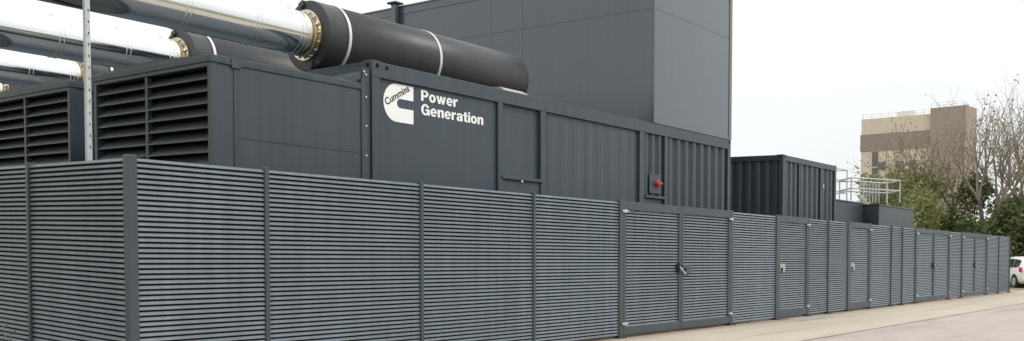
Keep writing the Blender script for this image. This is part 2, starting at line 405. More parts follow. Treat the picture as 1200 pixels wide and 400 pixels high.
def _el(cx, cy, rx, ry, a0, a1, n=16):
    return [(cx + rx * math.cos(R(a0 + (a1 - a0) * i / n)), cy + ry * math.sin(R(a0 + (a1 - a0) * i / n))) for i in range(n + 1)]
GLYPH = {   # heavy grotesque letters, capital height 1: advance width, closed outlines
    'P': (0.69, [[(0, 0), (0, 1), (0.38, 1)] + _el(0.38, 0.68, 0.31, 0.32, 90, -90) + [(0.22, 0.36), (0.22, 0)], [(0.22, 0.53), (0.22, 0.83), (0.36, 0.83)] + _el(0.36, 0.68, 0.11, 0.15, 90, -90, 8)]),
    'o': (0.64, [_el(0.32, 0.365, 0.32, 0.385, 0, 345, 23), _el(0.32, 0.365, 0.115, 0.205, 0, 340, 17)]),
    'w': (0.92, [[(0, 0.73), (0.21, 0.73), (0.29, 0.27), (0.37, 0.73), (0.55, 0.73), (0.63, 0.27), (0.71, 0.73), (0.92, 0.73), (0.735, 0), (0.54, 0), (0.46, 0.43), (0.38, 0), (0.185, 0)]]),
    'e': (0.62, [_el(0.31, 0.365, 0.31, 0.385, -8, 322, 24) + _el(0.31, 0.365, 0.12, 0.215, 322, 196, 10), _el(0.31, 0.40, 0.115, 0.185, 10, 170, 10)]),
    'r': (0.44, [[(0, 0), (0, 0.73), (0.19, 0.73), (0.19, 0.61), (0.24, 0.69), (0.32, 0.745), (0.44, 0.745), (0.44, 0.545), (0.33, 0.545), (0.25, 0.51), (0.215, 0.42), (0.215, 0)]]),
    'G': (0.79, [_el(0.39, 0.5, 0.39, 0.52, 26, 308, 26) + [(0.65, 0.0), (0.79, 0), (0.79, 0.56), (0.41, 0.56), (0.41, 0.39), (0.585, 0.39)] + _el(0.39, 0.5, 0.175, 0.35, 318, 26, 20)]),
    'n': (0.60, [[(0, 0), (0, 0.73), (0.20, 0.73), (0.20, 0.64), (0.26, 0.71), (0.36, 0.75), (0.48, 0.735), (0.57, 0.66), (0.60, 0.54), (0.60, 0), (0.385, 0), (0.385, 0.46), (0.36, 0.55), (0.295, 0.575), (0.235, 0.53), (0.215, 0.44), (0.215, 0)]]),
    'a': (0.61, [[(0.61, 0), (0.41, 0), (0.395, 0.07), (0.33, 0.0), (0.2, -0.02), (0.07, 0.03), (0, 0.14), (0, 0.25), (0.06, 0.37), (0.18, 0.43), (0.34, 0.46), (0.385, 0.49), (0.385, 0.54), (0.35, 0.59), (0.29, 0.60), (0.24, 0.57), (0.22, 0.50), (0.02, 0.50), (0.05, 0.64), (0.14, 0.72), (0.29, 0.75), (0.46, 0.73), (0.56, 0.66), (0.595, 0.55), (0.595, 0.10)], [(0.385, 0.35), (0.385, 0.25), (0.35, 0.16), (0.28, 0.13), (0.22, 0.16), (0.21, 0.23), (0.25, 0.29), (0.33, 0.32)]]),
    't': (0.42, [[(0.1, 0.95), (0.31, 0.95), (0.31, 0.73), (0.42, 0.73), (0.42, 0.57), (0.31, 0.57), (0.31, 0.23), (0.34, 0.17), (0.42, 0.17), (0.42, 0), (0.28, -0.01), (0.16, 0.03), (0.1, 0.13), (0.1, 0.57), (0, 0.57), (0, 0.73), (0.1, 0.73)]]),
    'i': (0.215, [[(0, 0), (0, 0.73), (0.215, 0.73), (0.215, 0)], [(0, 0.83), (0, 1), (0.215, 1), (0.215, 0.83)]]),
}
def heavy_text(body, x0, width, z0, cap, y, material, parent):
    cv = bpy.data.curves.new('lettering', 'CURVE'); cv.dimensions = '2D'; cv.fill_mode = 'BOTH'
    ad = 0.0
    for ch in body:
        wd, loops = GLYPH[ch]
        for lp in loops:
            sp = cv.splines.new('POLY'); sp.points.add(len(lp) - 1); sp.use_cyclic_u = True
            for p, (a, b) in zip(sp.points, lp): p.co = (a + ad, b, 0, 1)
        ad += wd + 0.065
    ad -= 0.065
    to = bpy.data.objects.new('tmp', cv); COL.objects.link(to)
    dg = bpy.context.evaluated_depsgraph_get(); dg.update()
    me = bpy.data.meshes.new_from_object(to.evaluated_get(dg)); bpy.data.objects.remove(to)
    bx, by, bz = parent['_b']
    for v in me.vertices: v.co = (x0 + v.co.x * width / ad - bx, y - by, z0 + v.co.y * cap - bz + S * (y - by))
    me.name = 'lettering'; me.materials.clear(); me.materials.append(material)
    o = bpy.data.objects.new('lettering', me); COL.objects.link(o); o.parent = parent
    return o

def text_mesh(body, x0, width, z0, cap, y, material, parent, bold=0.02, rot=0, name='lettering', depth=0.002):
    cv = bpy.data.curves.new(name, 'FONT'); cv.body = body; cv.size = 1; cv.offset = bold; cv.extrude = 0; cv.resolution_u = 6
    to = bpy.data.objects.new('tmp', cv); COL.objects.link(to)
    dg = bpy.context.evaluated_depsgraph_get(); dg.update()
    me = bpy.data.meshes.new_from_object(to.evaluated_get(dg))
    COL.objects.unlink(to); bpy.data.objects.remove(to)
    xs = [v.co.x for v in me.vertices]
    cvh = bpy.data.curves.new('h', 'FONT'); cvh.body = 'P'; cvh.offset = bold; th = bpy.data.objects.new('tmp', cvh); COL.objects.link(th)
    dg.update(); mh = bpy.data.meshes.new_from_object(th.evaluated_get(bpy.context.evaluated_depsgraph_get()))
    caph = max(v.co.y for v in mh.vertices) - min(v.co.y for v in mh.vertices); ymin = min(v.co.y for v in mh.vertices)
    bpy.data.objects.remove(th)
    sx = width / (max(xs) - min(xs)); sz = cap / caph; mnx = min(xs)
    bx, by, bz = parent['_b']
    c, sn = math.cos(rot), math.sin(rot)
    for v in me.vertices:
        lx = (v.co.x - mnx) * sx; lz = (v.co.y - ymin) * sz
        v.co = (x0 + lx * c - lz * sn - bx, y - by, z0 + lx * sn + lz * c - bz + S * (y - by))
    me.name = name; me.materials.clear(); me.materials.append(material)
    o = bpy.data.objects.new(name, me); COL.objects.link(o); o.parent = parent
    return o

def castings(root, pts):
    for (x, y, z) in pts:
        a = MB()
        a.box(x - 0.10, x + 0.10, y - 0.10, y + 0.10, z - 0.13, z, 0.006)
        a.build('corner_casting', m_paint, root)

def generator_container(detail=True):
    r = thing('generator_container', (X0, Y0, 0), 'long dark grey generator container lettered Power Generation behind the near fence', 'container')
    # frame: rails and posts
    a = MB()
    a.box(X0, X1, Y0, Y0 + 0.13, ZT - 0.235, ZT, 0.006); a.box(X0, X1, Y1 - 0.13, Y1, ZT - 0.235, ZT, 0.006)
    a.box(X0, X1, Y0, Y0 + 0.13, ZB, ZB + 0.18, 0.006); a.box(X0, X1, Y1 - 0.13, Y1, ZB, ZB + 0.18, 0.006)
    for x0, x1 in ((X0, X0 + 0.17), (7.40, 7.53), (8.63, 8.79), (12.11, 12.31), (13.17, 13.31), (X1 - 0.15, X1)):
        a.box(x0, x1, Y0 + 0.002, Y0 + 0.132, ZB + 0.18, ZT - 0.235, 0.004)
        a.box(x0, x1, Y1 - 0.132, Y1 - 0.002, ZB + 0.18, ZT - 0.235, 0.004)
    for x0, x1 in ((X0 + 0.001, X0 + 0.12), (X1 - 0.12, X1 - 0.001)):
        a.box(x0, x1, Y0 + 0.13, Y1 - 0.13, ZT - 0.19, ZT - 0.002, 0.004)
    a.build('frame', m_paint, r)
    a = MB(); a.box(X0 + 0.05, X1 - 0.05, Y0 + 0.14, Y1 - 0.14, ZB + 0.02, ZT - 0.03); a.build('body', m_paint, r)
    a = MB(); a.box(X0 + 0.17, 7.40, Y0 + 0.05, Y0 + 0.14, ZB + 0.18, ZT - 0.235); sp = a.build('side_panel', m_panel, r)
    a = MB(); a.box(7.53, 8.63, Y0 + 0.075, Y0 + 0.14, 2.92, ZT - 0.235); a.build('access_panel', m_panel, r)
    a = MB(); a.box(7.53, 8.63, Y0 + 0.03, Y0 + 0.14, ZB + 0.18, 2.84); a.build('access_panel', m_panel, r)
    a = MB(); a.box(7.50, 8.68, Y0 - 0.018, Y0 + 0.12, 2.85, 2.91, 0.006); a.build('ledge', m_paint, r)
    a = MB(); corr(a, 8.79, 12.11, ZB + 0.18, ZT - 0.235, Y0 + 0.05, 0.009, 0.42); a.build('side_panel', m_paint, r)
    a = MB(); corr(a, 12.31, 13.17, 2.84, ZT - 0.235, Y0 + 0.035, 0.055, 0.30); a.build('side_panel', m_paint, r)
    a = MB(); a.box(12.31, 13.17, Y0 + 0.05, Y0 + 0.14, ZB + 0.18, 2.76); a.build('access_panel', m_paint, r)
    a = MB(); a.box(12.34, 13.20, Y0 - 0.018, Y0 + 0.12, 2.77, 2.83, 0.006); a.build('ledge', m_paint, r)
    a = MB(); corr(a, 13.31, X1 - 0.15, ZB + 0.18, ZT - 0.235, Y0 + 0.03, 0.065, 0.365); a.build('side_panel', m_paint, r)
    castings(r, [(X0 + 0.098, Y0 + 0.098, ZT + 0.012), (X1 - 0.098, Y0 + 0.098, ZT + 0.012), (X0 + 0.098, Y1 - 0.098, ZT + 0.012), (X1 - 0.098, Y1 - 0.098, ZT + 0.012)])
    if detail:
        cs = [c for c in KIDS(r) if c.name.startswith('corner_casting')]
        a = MB(); x = X0 + 0.105   # the round openings of the near castings
        a.tube((x, Y0 - 0.010, ZT - 0.058), (x, Y0 + 0.02, ZT - 0.058), 0.032, n=14)
        o = a.build('casting_hole', m_dark, r); o.parent = cs[0]; a = MB()
        a.tube((X0 - 0.008, Y0 + 0.095, ZT - 0.058), (X0 + 0.02, Y0 + 0.095, ZT - 0.058), 0.032, n=14)
        o = a.build('casting_hole', m_dark, r); o.parent = cs[0]
        a = MB(); a.tube((X0 + 0.30, Y0 - 0.006, ZT - 0.07), (X0 + 0.30, Y0 + 0.02, ZT - 0.07), 0.032, n=14); a.build('rail_hole', m_dark, r)
        a = MB(); a.tube((X1 - 0.105, Y0 - 0.010, ZT - 0.058), (X1 - 0.105, Y0 + 0.02, ZT - 0.058), 0.03, n=14); o = a.build('casting_hole', m_dark, r); o.parent = cs[1]
        # emblem
        w, h, ox, oz = 0.64, 0.585, 4.73, 3.555
        pr = [(1, 1), (0.42, 1)]
        for i in range(1, 16):
            t = math.pi / 2 + math.pi * i / 16
            pr.append((0.42 + 0.42 * math.cos(t), 0.5 + 0.5 * math.sin(t)))
        pr += [(0.42, 0), (1, 0), (1, 0.375), (0.56, 0.375)]
        for i in range(1, 10):
            t = -math.pi / 2 - math.pi * i / 10
            pr.append((0.56 + 0.12 * math.cos(t), 0.4975 + 0.1225 * math.sin(t)))
        pr += [(0.56, 0.62), (1, 0.62)]
        a = MB(); a.prism_y([(ox + p * w, oz + q * h) for p, q in pr], Y0 + 0.044, Y0 + 0.0505)
        em = a.build('emblem', m_white, r)
        t = text_mesh('Cummins', ox + 0.062, 0.58, oz + 0.225, 0.112, Y0 + 0.0415, m_ink, r, bold=0.022, rot=R(30)); t.parent = em
        heavy_text('Power', 5.545, 0.86, 3.955, 0.172, Y0 + 0.0465, m_white, r)
        heavy_text('Generation', 5.545, 1.51, 3.735, 0.172, Y0 + 0.0465, m_white, r)
        # red sounder on its plate
        a = MB(); a.box(12.52, 13.02, Y0 + 0.0, Y0 + 0.028, 2.88, 3.30, 0.004); pl = a.build('mounting_plate', m_paint, r)
        a = MB()
        a.tube((12.81, Y0 + 0.0, 3.10), (12.81, Y0 - 0.05, 3.10), 0.075, n=20); a.tube((12.81, Y0 - 0.05, 3.10), (12.81, Y0 - 0.09, 3.10), 0.06, 0.05, n=20)
        a.tube((12.83, Y0 - 0.06, 3.10), (12.92, Y0 - 0.065, 3.10), 0.045, 0.03, n=14)
        o = a.build('alarm_sounder', m_red, r)
        a = MB(); a.tube((8.02, Y0 - 0.05, 2.835), (8.02, Y0 - 0.02, 2.835), 0.02, n=8); a.build('latch', m_zinc, r)
        # small cowl on the roof beside the silencer's far end
        a = MB(); a.prism_x([(1.30, ZT - 0.002), (1.62, ZT + 0.17), (1.78, ZT + 0.17), (1.9, ZT - 0.002)], 8.05, 8.75); a.build('roof_cowl', m_galv, r)
    for x in (5.2, 8.2, 12.2, 15.7):
        a = MB(); a.box(x - 0.25, x + 0.25, Y0 + 0.1, Y1 - 0.1, 0, ZB); a.build('support_plinth', m_conc, r)
    return r
gc = generator_container()
for k, lab in ((1, 'second generator container, hidden behind the lettered one under the middle exhaust silencer'), (2, 'third generator container deep in the plant, under the third silencer'), (3, 'fourth generator container at the back, under the last silencer')):
    skip = ('emblem', 'lettering', 'mounting_plate', 'alarm_sounder', 'roof_cowl', 'rail_hole', 'latch')
    c = gc.copy(); COL.objects.link(c); c.location = (gc.location.x, gc.location.y + ROW * k, gc.location.z + S * ROW * k)
    c['label'] = lab
    for ch in KIDS(gc):
        if ch.name.split('.')[0] in skip: continue
        copy_tree(ch, c)

# ------------------------------------------------------------------ cooler units with the big louvres
def louvre_unit():
    ux0, ux1, uz = 1.71, 4.24, 4.035
    r = thing('cooler_unit', (ux0, Y0, 0), 'nearest large grey cooler box with black louvre, joined to the lettered container', 'cooler unit', 'louvred cooler units in a row')
    a = MB()
    a.box(ux0, ux1, Y0 + 0.01, Y0 + 0.06, 1.2, uz - 0.10)                 # near side wall
    a.box(ux0 + 0.101, ux1, Y1 - 0.08, Y1 - 0.03, 1.2, uz - 0.10)
    a.box(ux1 - 0.05, ux1 - 0.002, Y0 + 0.06, Y1 - 0.08, 1.2, uz - 0.10)
    a.box(ux0 + 0.62, ux0 + 0.66, Y0 + 0.06, Y1 - 0.08, 1.2, uz - 0.10)
    a.build('casing', m_unit, r)
    a = MB()    # louvre surround
    a.box(ux0 - 0.012, ux0 + 0.10, Y0 - 0.001, Y0 + 0.06, 1.2, uz - 0.095, 0.004); a.box(ux0 - 0.010, ux0 + 0.10, Y1 - 0.09, Y1 - 0.02, 1.2, uz - 0.095, 0.004)
    a.box(ux0 - 0.012, ux0 + 0.10, Y0 + 0.06, Y1 - 0.09, uz - 0.15, uz - 0.095, 0.004)
    a.box(ux0 + 0.005, ux0 + 0.08, 2.63, 2.69, 1.2, uz - 0.15, 0.004)
    a.build('louvre_frame', m_unit, r)
    a = MB()
    n = 17; z = uz - 0.15 - 0.156
    for i in range(n):
        zz = z - i * 0.156
        for y0, y1 in ((Y0 + 0.06, 2.63), (2.69, Y1 - 0.09)):
            a.prism_y([(ux0 + 0.004, zz), (ux0 + 0.004, zz + 0.016), (ux0 + 0.16, zz + 0.135), (ux0 + 0.18, zz + 0.135), (ux0 + 0.02, zz)], y0, y1)
    a.build('louvre_blades', m_blade, r)
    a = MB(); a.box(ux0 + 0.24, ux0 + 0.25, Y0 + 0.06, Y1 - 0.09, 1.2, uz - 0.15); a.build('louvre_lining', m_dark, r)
    a = MB()    # roof cap with a drip edge
    a.box(ux0 - 0.03, ux1 + 0.0, Y0 - 0.016, Y1 - 0.01, uz - 0.095, uz - 0.075, 0.003)
    a.box(ux0 - 0.02, ux1 + 0.0, Y0 - 0.006, Y1 - 0.02, uz - 0.075, uz, 0.006)
    a.prism_x([(Y0 + 0.02, uz), (Y0 + 1.5, uz + 0.05), (Y1 - 0.04, uz)], ux0 - 0.01, ux1 - 0.02)
    a.build('roof_cap', m_unit, r)
    a = MB(); a.box(ux0 + 0.34, ux0 + 0.40, Y0 - 0.002, Y0 + 0.0098, 1.2, uz - 0.10, 0.002); a.build('corner_trim', m_unit, r)
    a = MB(); a.box(ux0 + 0.40, ux1 - 0.06, Y0 - 0.001, Y0 + 0.0098, 1.2, 3.0, 0.003); a.box(ux0 + 0.40, ux1 - 0.06, Y0 - 0.001, Y0 + 0.0098, 3.005, uz - 0.10, 0.002); a.build('side_panel', m_unit, r)
    a = MB(); a.box(ux0 + 0.30, ux0 + 0.44, Y0 - 0.022, Y0 + 0.0, uz - 0.13, uz + 0.01, 0.003)
    a.prism_y([(ux0 + 0.33, uz + 0.01), (ux0 + 0.41, uz + 0.01), (ux0 + 0.385, uz + 0.09), (ux0 + 0.355, uz + 0.09)], Y0 - 0.02, Y0 - 0.005)
    a.build('lifting_bracket', m_unit, r)
    a = MB()    # collar between cooler and container
    a.box(ux1 + 0.001, ux1 + 0.06, Y0 - 0.01, Y0 + 0.12, 1.5, 4.10, 0.004); a.box(ux1 + 0.061, X0 - 0.002, Y0 + 0.04, Y1 - 0.06, 1.5, 4.28, 0.004)
    a.prism_y([(ux1 - 0.35, uz + 0.002), (ux1 + 0.06, uz + 0.002), (ux1 + 0.06, uz + 0.19)], Y0 + 0.06, Y1 - 0.1)
    a.build('duct_collar', m_unit, r)
    a = MB()
    for zz in (4.18, 3.85, 3.42, 2.98): a.tube((4.36, Y0 + 0.042, zz), (4.36, Y0 + 0.02, zz), 0.014, n=8)
    a.tube((4.325, Y0 + 0.04, 4.22), (4.325, Y0 + 0.02, 4.22), 0.014, n=8)
    a.build('bolts', m_zinc, r)
    a = MB(); a.box(ux0 + 0.1, ux0 + 0.5, Y0 + 0.1, Y1 - 0.1, 0, 1.2); a.build('support_plinth', m_conc, r); a = MB(); a.box(ux1 - 0.6, ux1 - 0.1, Y0 + 0.1, Y1 - 0.1, 0, 1.2); a.build('support_plinth', m_conc, r)
    return r
lu = louvre_unit()
for k, lab in ((1, 'second louvred cooler box at the left edge, left of the galvanised post'), (2, 'third louvred cooler box farther back at the left, hidden behind the second')):
    c = copy_tree(lu); c.location = (lu.location.x, lu.location.y + ROW * k, lu.location.z + S * ROW * k); c['label'] = lab

# ------------------------------------------------------------------ exhaust silencers and pipes
YM, ZM, RM = 2.63, 4.955, 0.555
def silencer():
    r = thing('exhaust_silencer', (4.47, YM, ZT), 'big black cylindrical exhaust silencer lying on the roof of the lettered container', 'silencer', 'black exhaust silencers on the container roofs')
    x0, x1 = 4.47, 9.62
    a = MB()
    a.lathe_x([(x0 + 0.36, RM - 0.02), (x0 + 0.365, RM), (x1 - 0.16, RM), (x1 - 0.09, RM - 0.02), (x1 - 0.03, RM - 0.08), (x1, RM - 0.2), (x1 + 0.01, 0.0)], YM, ZM, 72)
    a.build('drum', m_black, r)
    a = MB()
    a.lathe_x([(x0, 0.31), (x0, RM - 0.012), (x0 + 0.012, RM), (x0 + 0.36, RM), (x0 + 0.36, RM - 0.03)], YM, ZM, 72, smooth=False)
    ec = a.build('end_cap', m_black, r)
    for t in (R(78), R(-105), R(8)):
        b = MB(); cy, cz = YM + (RM - 0.06) * math.cos(t), ZM + (RM - 0.06) * math.sin(t)
        b.tube((x0 - 0.05, cy, cz), (x0 - 0.003, cy, cz), 0.05, n=12); b.box(x0 - 0.02, x0 + 0.14, cy - 0.03, cy + 0.03, cz, cz + 0.085, 0.004)
        o = b.build('lifting_lug', m_black, r); o.parent = ec
    for xs in (4.87, 6.97):
        a = MB(); a.lathe_x([(xs, RM + 0.001), (xs, RM + 0.012), (xs + 0.052, RM + 0.012), (xs + 0.052, RM + 0.001)], YM, ZM, 72, smooth=False)
        st = a.build('strap', m_strap, r)
        b = MB(); b.box(xs + 0.005, xs + 0.06, YM - RM - 0.04, YM - RM + 0.02, ZT - 0.0, ZM - 0.45, 0.003); o = b.build('strap_bolt', m_strap, r); o.parent = st
    for xs in (5.1, 9.0):
        a = MB(); a.prism_x([(YM - 0.48, ZT - 0.002), (YM - 0.40, ZM - 0.40), (YM + 0.40, ZM - 0.40), (YM + 0.48, ZT - 0.002)], xs, xs + 0.14); a.build('saddle', m_paint, r)
    a = MB(); a.lathe_x([(x0 - 0.045, 0.31), (x0 - 0.045, 0.40), (x0 - 0.002, 0.40), (x0 - 0.002, 0.31)], YM, ZM, 56, smooth=False)
    fl = a.build('flange', m_tint, r)
    b = MB()
    for i in range(16):
        t = 2 * math.pi * i / 16; cy, cz = YM + 0.365 * math.cos(t), ZM + 0.365 * math.sin(t)
        b.tube((x0 - 0.075, cy, cz), (x0 - 0.046, cy, cz), 0.016, n=6)
    o = b.build('flange_bolts', m_zinc, r); o.parent = fl
    return r
si = silencer()
def pipe():
    r = thing('exhaust_pipe', (4.42, YM, ZM), 'nearest polished steel exhaust pipe running from the big black silencer out of the top left', 'exhaust pipe', 'polished exhaust pipes above the coolers')
    rp = 0.335
    a = MB(); a.lathe_x([(-14, rp), (4.24, rp)], YM, ZM, 96); a.build('tube', m_steel, r)
    a = MB(); a.lathe_x([(4.24, rp + 0.002), (4.26, rp + 0.012), (4.40, rp + 0.012), (4.424, rp - 0.02)], YM, ZM, 96); a.build('collar', m_tint, r)
    for x in (-7.0, -3.6, -0.6, 2.15, 3.3, 4.12):
        for dx in (0.0, 0.075):
            a = MB(); xx = x + dx
            a.lathe_x([(xx - 0.012, rp + 0.001), (xx - 0.007, rp + 0.011), (xx + 0.007, rp + 0.011), (xx + 0.012, rp + 0.001)], YM, ZM, 72)
            if dx == 0.0: a.box(xx - 0.03, xx + 0.03, YM - 0.03, YM + 0.02, ZM + rp, ZM + rp + 0.035)
            a.build('joint_clamp', m_steel, r)
    # trestle frame outside the left of the view, carrying the run
    a = MB(); a.box(-9.05, -8.95, YM - 0.62, YM - 0.54, 0, ZM - rp); a.box(-9.05, -8.95, YM + 0.54, YM + 0.62, 0, ZM - rp); a.box(-9.05, -8.95, YM - 0.62, YM + 0.62, ZM - rp - 0.1, ZM - rp - 0.003)
    a.build('trestle', m_galv, r)
    return r
pi = pipe()
slab = ['second black exhaust silencer, half hidden behind the near cooler box', 'third black silencer showing only its end behind the galvanised post', 'fourth black silencer barely showing at the left edge']
plab = ['second polished exhaust pipe from the top, ending at the half hidden silencer', 'third polished exhaust pipe, passing behind the galvanised post above the second cooler', 'lowest, farthest exhaust pipe stub at the left edge']
for k in (1, 2, 3):
    for src, lab in ((si, slab[k - 1]), (pi, plab[k - 1])):
        c = copy_tree(src); c.location = (src.location.x, src.location.y + ROW * k, src.location.z + S * ROW * k); c['label'] = lab

# perforated galvanised strut
r = thing('steel_post', (0.16, 1.2, 0), 'tall galvanised perforated steel post standing inside the left fence', 'post')
a = MB(); px, py = 0.16, 1.2
a.box(px - 0.027, px - 0.023, py - 0.027, py + 0.027, 0, 6.6); a.box(px - 0.023, px + 0.027, py - 0.027, py - 0.023, 0, 6.6); a.box(px - 0.023, px + 0.027, py + 0.023, py + 0.027, 0, 6.6)
a.box(px + 0.027, px + 0.031, py - 0.027, py - 0.010, 0, 6.6); a.box(px + 0.027, px + 0.031, py + 0.010, py + 0.027, 0, 6.6)
a.build('channel', m_galv, r)
for i in range(30):
    z = 2.7 + i * 0.13; a = MB(); a.box(px + 0.004, px + 0.015, py - 0.0285, py - 0.0265, z, z + 0.03); a.build('slot', m_dark, r)

# ------------------------------------------------------------------ tall plant room on the container
def upper_block():
    x0, x1, y0, y1, z0, z1 = 12.68, 16.44, 1.10, 11.4, ZT + 0.004, 8.0
    r = thing('plant_room', (x0, y0, z0), 'tall flat clad dark grey plant room standing on the far end of the lettered container', 'building')
    a = MB(); a.box(x0 + 0.007, x1 - 0.02, y0 + 0.014, y1, z0, z1 - 0.02); a.build('core', m_tower, r)
    zs = [z0 + 0.06, 6.885, z1 - 0.22]; 
    for i in range(2):
        ys = [y0 + 0.06, 4.75, 5.75, 8.6, y1]
        for j in range(4):
            a = MB(); a.box(x0, x0 + 0.02, ys[j] + 0.002, ys[j + 1] - 0.002, zs[i] + 0.002, zs[i + 1] - 0.002, 0.002); a.build('cladding_panel', m_tower, r)
        a = MB(); a.box(x0 + 0.07, x1 - 0.15, y0 + 0.008, y0 + 0.024, zs[i] + 0.004, zs[i + 1] - 0.004, 0.002); a.build('cladding_panel', m_tower, r)
    a = MB(); a.box(x0 - 0.012, x0 + 0.065, y0 - 0.012, y0 + 0.06, z0 + 0.002, z1, 0.008); a.box(x1 - 0.145, x1 + 0.0, y0 - 0.008, y0 + 0.07, z0 + 0.002, z1, 0.008)
    a.build('corner_trim', m_tower, r)
    a = MB(); a.box(x0 - 0.03, x1 + 0.03, y0 + 0.061, y1 + 0.02, z1 - 0.03, z1 + 0.012, 0.004); a.box(x0 - 0.008, x0 + 0.02, y0 + 0.061, y1, z1 - 0.216, z1 - 0.03, 0.003); a.build('parapet', m_tower, r)
    a = MB(); a.box(x0 + 0.07, x1 - 0.15, y0 - 0.006, y0 + 0.02, z0 + 0.002, z0 + 0.06, 0.004); a.box(x0 - 0.014, x0 + 0.02, y0 + 0.061, 4.1, z0 + 0.002, z0 + 0.055, 0.004); a.build('base_flashing', m_tower, r)
    a = MB(); a.box(x0 - 0.17, x0 - 0.015, 8.97, 9.13, 4.5, z1 + 0.05, 0.004); dp = a.build('vent_duct', m_tower, r)
    b = MB(); b.box(x0 - 0.25, x0 + 0.07, 8.88, 9.22, z1 + 0.051, z1 + 0.10, 0.01); o = b.build('vent_cowl', m_paint, r); o.parent = dp
    return r
upper_block()

# ------------------------------------------------------------------ smaller dark container
r = thing('small_container', (19.64, Y0, 0), 'shorter dark grey corrugated container standing alone right of the tall plant room', 'container')
x0, x1, zb, zt = 19.64, 23.70, 1.5, 4.335
a = MB()
a.box(x0, x1, Y0, Y0 + 0.12, zt - 0.16, zt, 0.006); a.box(x0, x1, Y1 - 0.12, Y1, zt - 0.16, zt, 0.006); a.box(x0, x1, Y0, Y0 + 0.12, zb, zb + 0.16, 0.006)
a.box(x0, x0 + 0.12, Y0 + 0.12, Y1 - 0.12, zt - 0.155, zt - 0.002, 0.006); a.box(x1 - 0.12, x1, Y0 + 0.12, Y1 - 0.12, zt - 0.155, zt - 0.002, 0.006)
for xa, xb in ((x0, x0 + 0.16), (20.78, 20.86), (22.42, 22.54), (x1 - 0.14, x1)):
    a.box(xa, xb, Y0 + 0.002, Y0 + 0.12, zb + 0.16, zt - 0.16, 0.004)
a.box(x0 + 0.002, x0 + 0.14, Y1 - 0.13, Y1 - 0.002, zb + 0.16, zt - 0.16, 0.004)
a.build('frame', m_paint, r)
a = MB(); a.box(x0 + 0.10, x1 - 0.05, Y0 + 0.14, Y1 - 0.05, zb + 0.02, zt - 0.03); a.build('body', m_paint, r)
for xa, xb in ((x0 + 0.16, 20.78), (20.86, 22.42), (22.54, x1 - 0.14)):
    a = MB(); corr(a, xa, xb, zb + 0.16, zt - 0.16, Y0 + 0.03, 0.06, 0.36); a.build('side_panel', m_paint, r)
# corrugated end
pr = []; n = 10; w = (Y1 - Y0 - 0.25) / n; xx = x0 + 0.03
for i in range(n):
    b = Y0 + 0.12 + i * w; pr += [(xx + 0.045, b + 0.16 * w), (xx, b + 0.32 * w), (xx, b + 0.66 * w), (xx + 0.045, b + 0.82 * w)]
pr = [(xx + 0.045, Y0 + 0.12)] + pr + [(xx + 0.045, Y1 - 0.13), (xx + 0.065, Y1 - 0.13), (xx + 0.065, Y0 + 0.12)]
a = MB(); a.prism_z(pr, zb, zt - 0.155); a.build('end_panel', m_paint, r)
castings(r, [(x0 + 0.098, Y0 + 0.098, zt + 0.01), (x1 - 0.098, Y0 + 0.098, zt + 0.01), (x0 + 0.098, Y1 - 0.098, zt + 0.01)])
cs = [c for c in KIDS(r) if c.name.startswith('corner_casting')]
a = MB(); a.tube((x0 + 0.1, Y0 - 0.008, zt - 0.05), (x0 + 0.1, Y0 + 0.02, zt - 0.05), 0.03, n=12); o = a.build('casting_hole', m_dark, r); o.parent = cs[0]; a = MB(); a.tube((x0 - 0.008, Y0 + 0.1, zt - 0.05), (x0 + 0.02, Y0 + 0.1, zt - 0.05), 0.03, n=12)
o = a.build('casting_hole', m_dark, r); o.parent = cs[0]
a = MB(); a.box(22.68, 22.73, Y0 + 0.015, Y0 + 0.05, 3.60, 3.70, 0.003); a.build('notice', m_pale, r)
for x in (20.2, 23.1):
    a = MB(); a.box(x - 0.25, x + 0.25, Y0 + 0.1, Y1 - 0.1, 0, zb); a.build('support_plinth', m_conc, r)

# low cabins and the guard rails on them
def cabin(x0, x1, y0, y1, zt, label):
    r = thing('low_cabin', (x0, y0, 0), label, 'cabin', 'low dark cabins behind the far fence')
    a = MB(); a.box(x0, x1, y0, y1, 0, zt - 0.05, 0.01); a.build('body', m_unit, r)
    a = MB(); a.box(x0 - 0.02, x1 + 0.02, y0 - 0.02, y1 + 0.02, zt - 0.05, zt, 0.008); a.build('roof', m_unit, r)
    return r
cabin(23.74, 27.74, 1.62, 4.1, 3.40, 'low flat roofed dark cabin beside the small container, set back')
cabin(27.78, 31.75, 1.10, 1.60 + 2.4, 3.36, 'low flat roofed dark cabin nearest the trees, standing forward')
A0, B0 = Vector((*spot(996, 31.0), 0)), Vector((*spot(1053, 32.2), 0)); BK = Vector((FH.x, FH.y, 0)) * 1.1
r = thing('guard_rail', (A0.x, A0.y, 3.46), 'pale galvanised guard rail with close uprights on the low cabin roofs', 'railing', shear=False)
z0, z1 = 3.44, 4.19
for p in (A0, A0.lerp(B0, 0.24), A0.lerp(B0, 0.72), B0, A0 + BK, A0.lerp(B0, 0.5) + BK, B0 + BK):
    a = MB(); a.tube((p.x, p.y, z0), (p.x, p.y, z1), 0.024, n=8); a.build('upright', m_rail, r, shear=False)
for z in (z1, 3.84):
    for p, q in ((A0, B0), (A0 + BK, B0 + BK), (B0, B0 + BK), (A0, A0 + BK)):
        a = MB(); a.tube((p.x, p.y, z), (q.x, q.y, z), 0.024, n=8); a.build('rail', m_rail, r, shear=False)
for i in range(7):
    p = A0.lerp(B0, 0.30 + 0.065 * i) + BK * 0.5; a = MB(); a.tube((p.x, p.y, z0), (p.x, p.y, z1 - 0.06), 0.020, n=6); a.build('baluster', m_rail, r, shear=False)
p, q = A0.lerp(B0, 0.28) + BK * 0.5, A0.lerp(B0, 0.71) + BK * 0.5
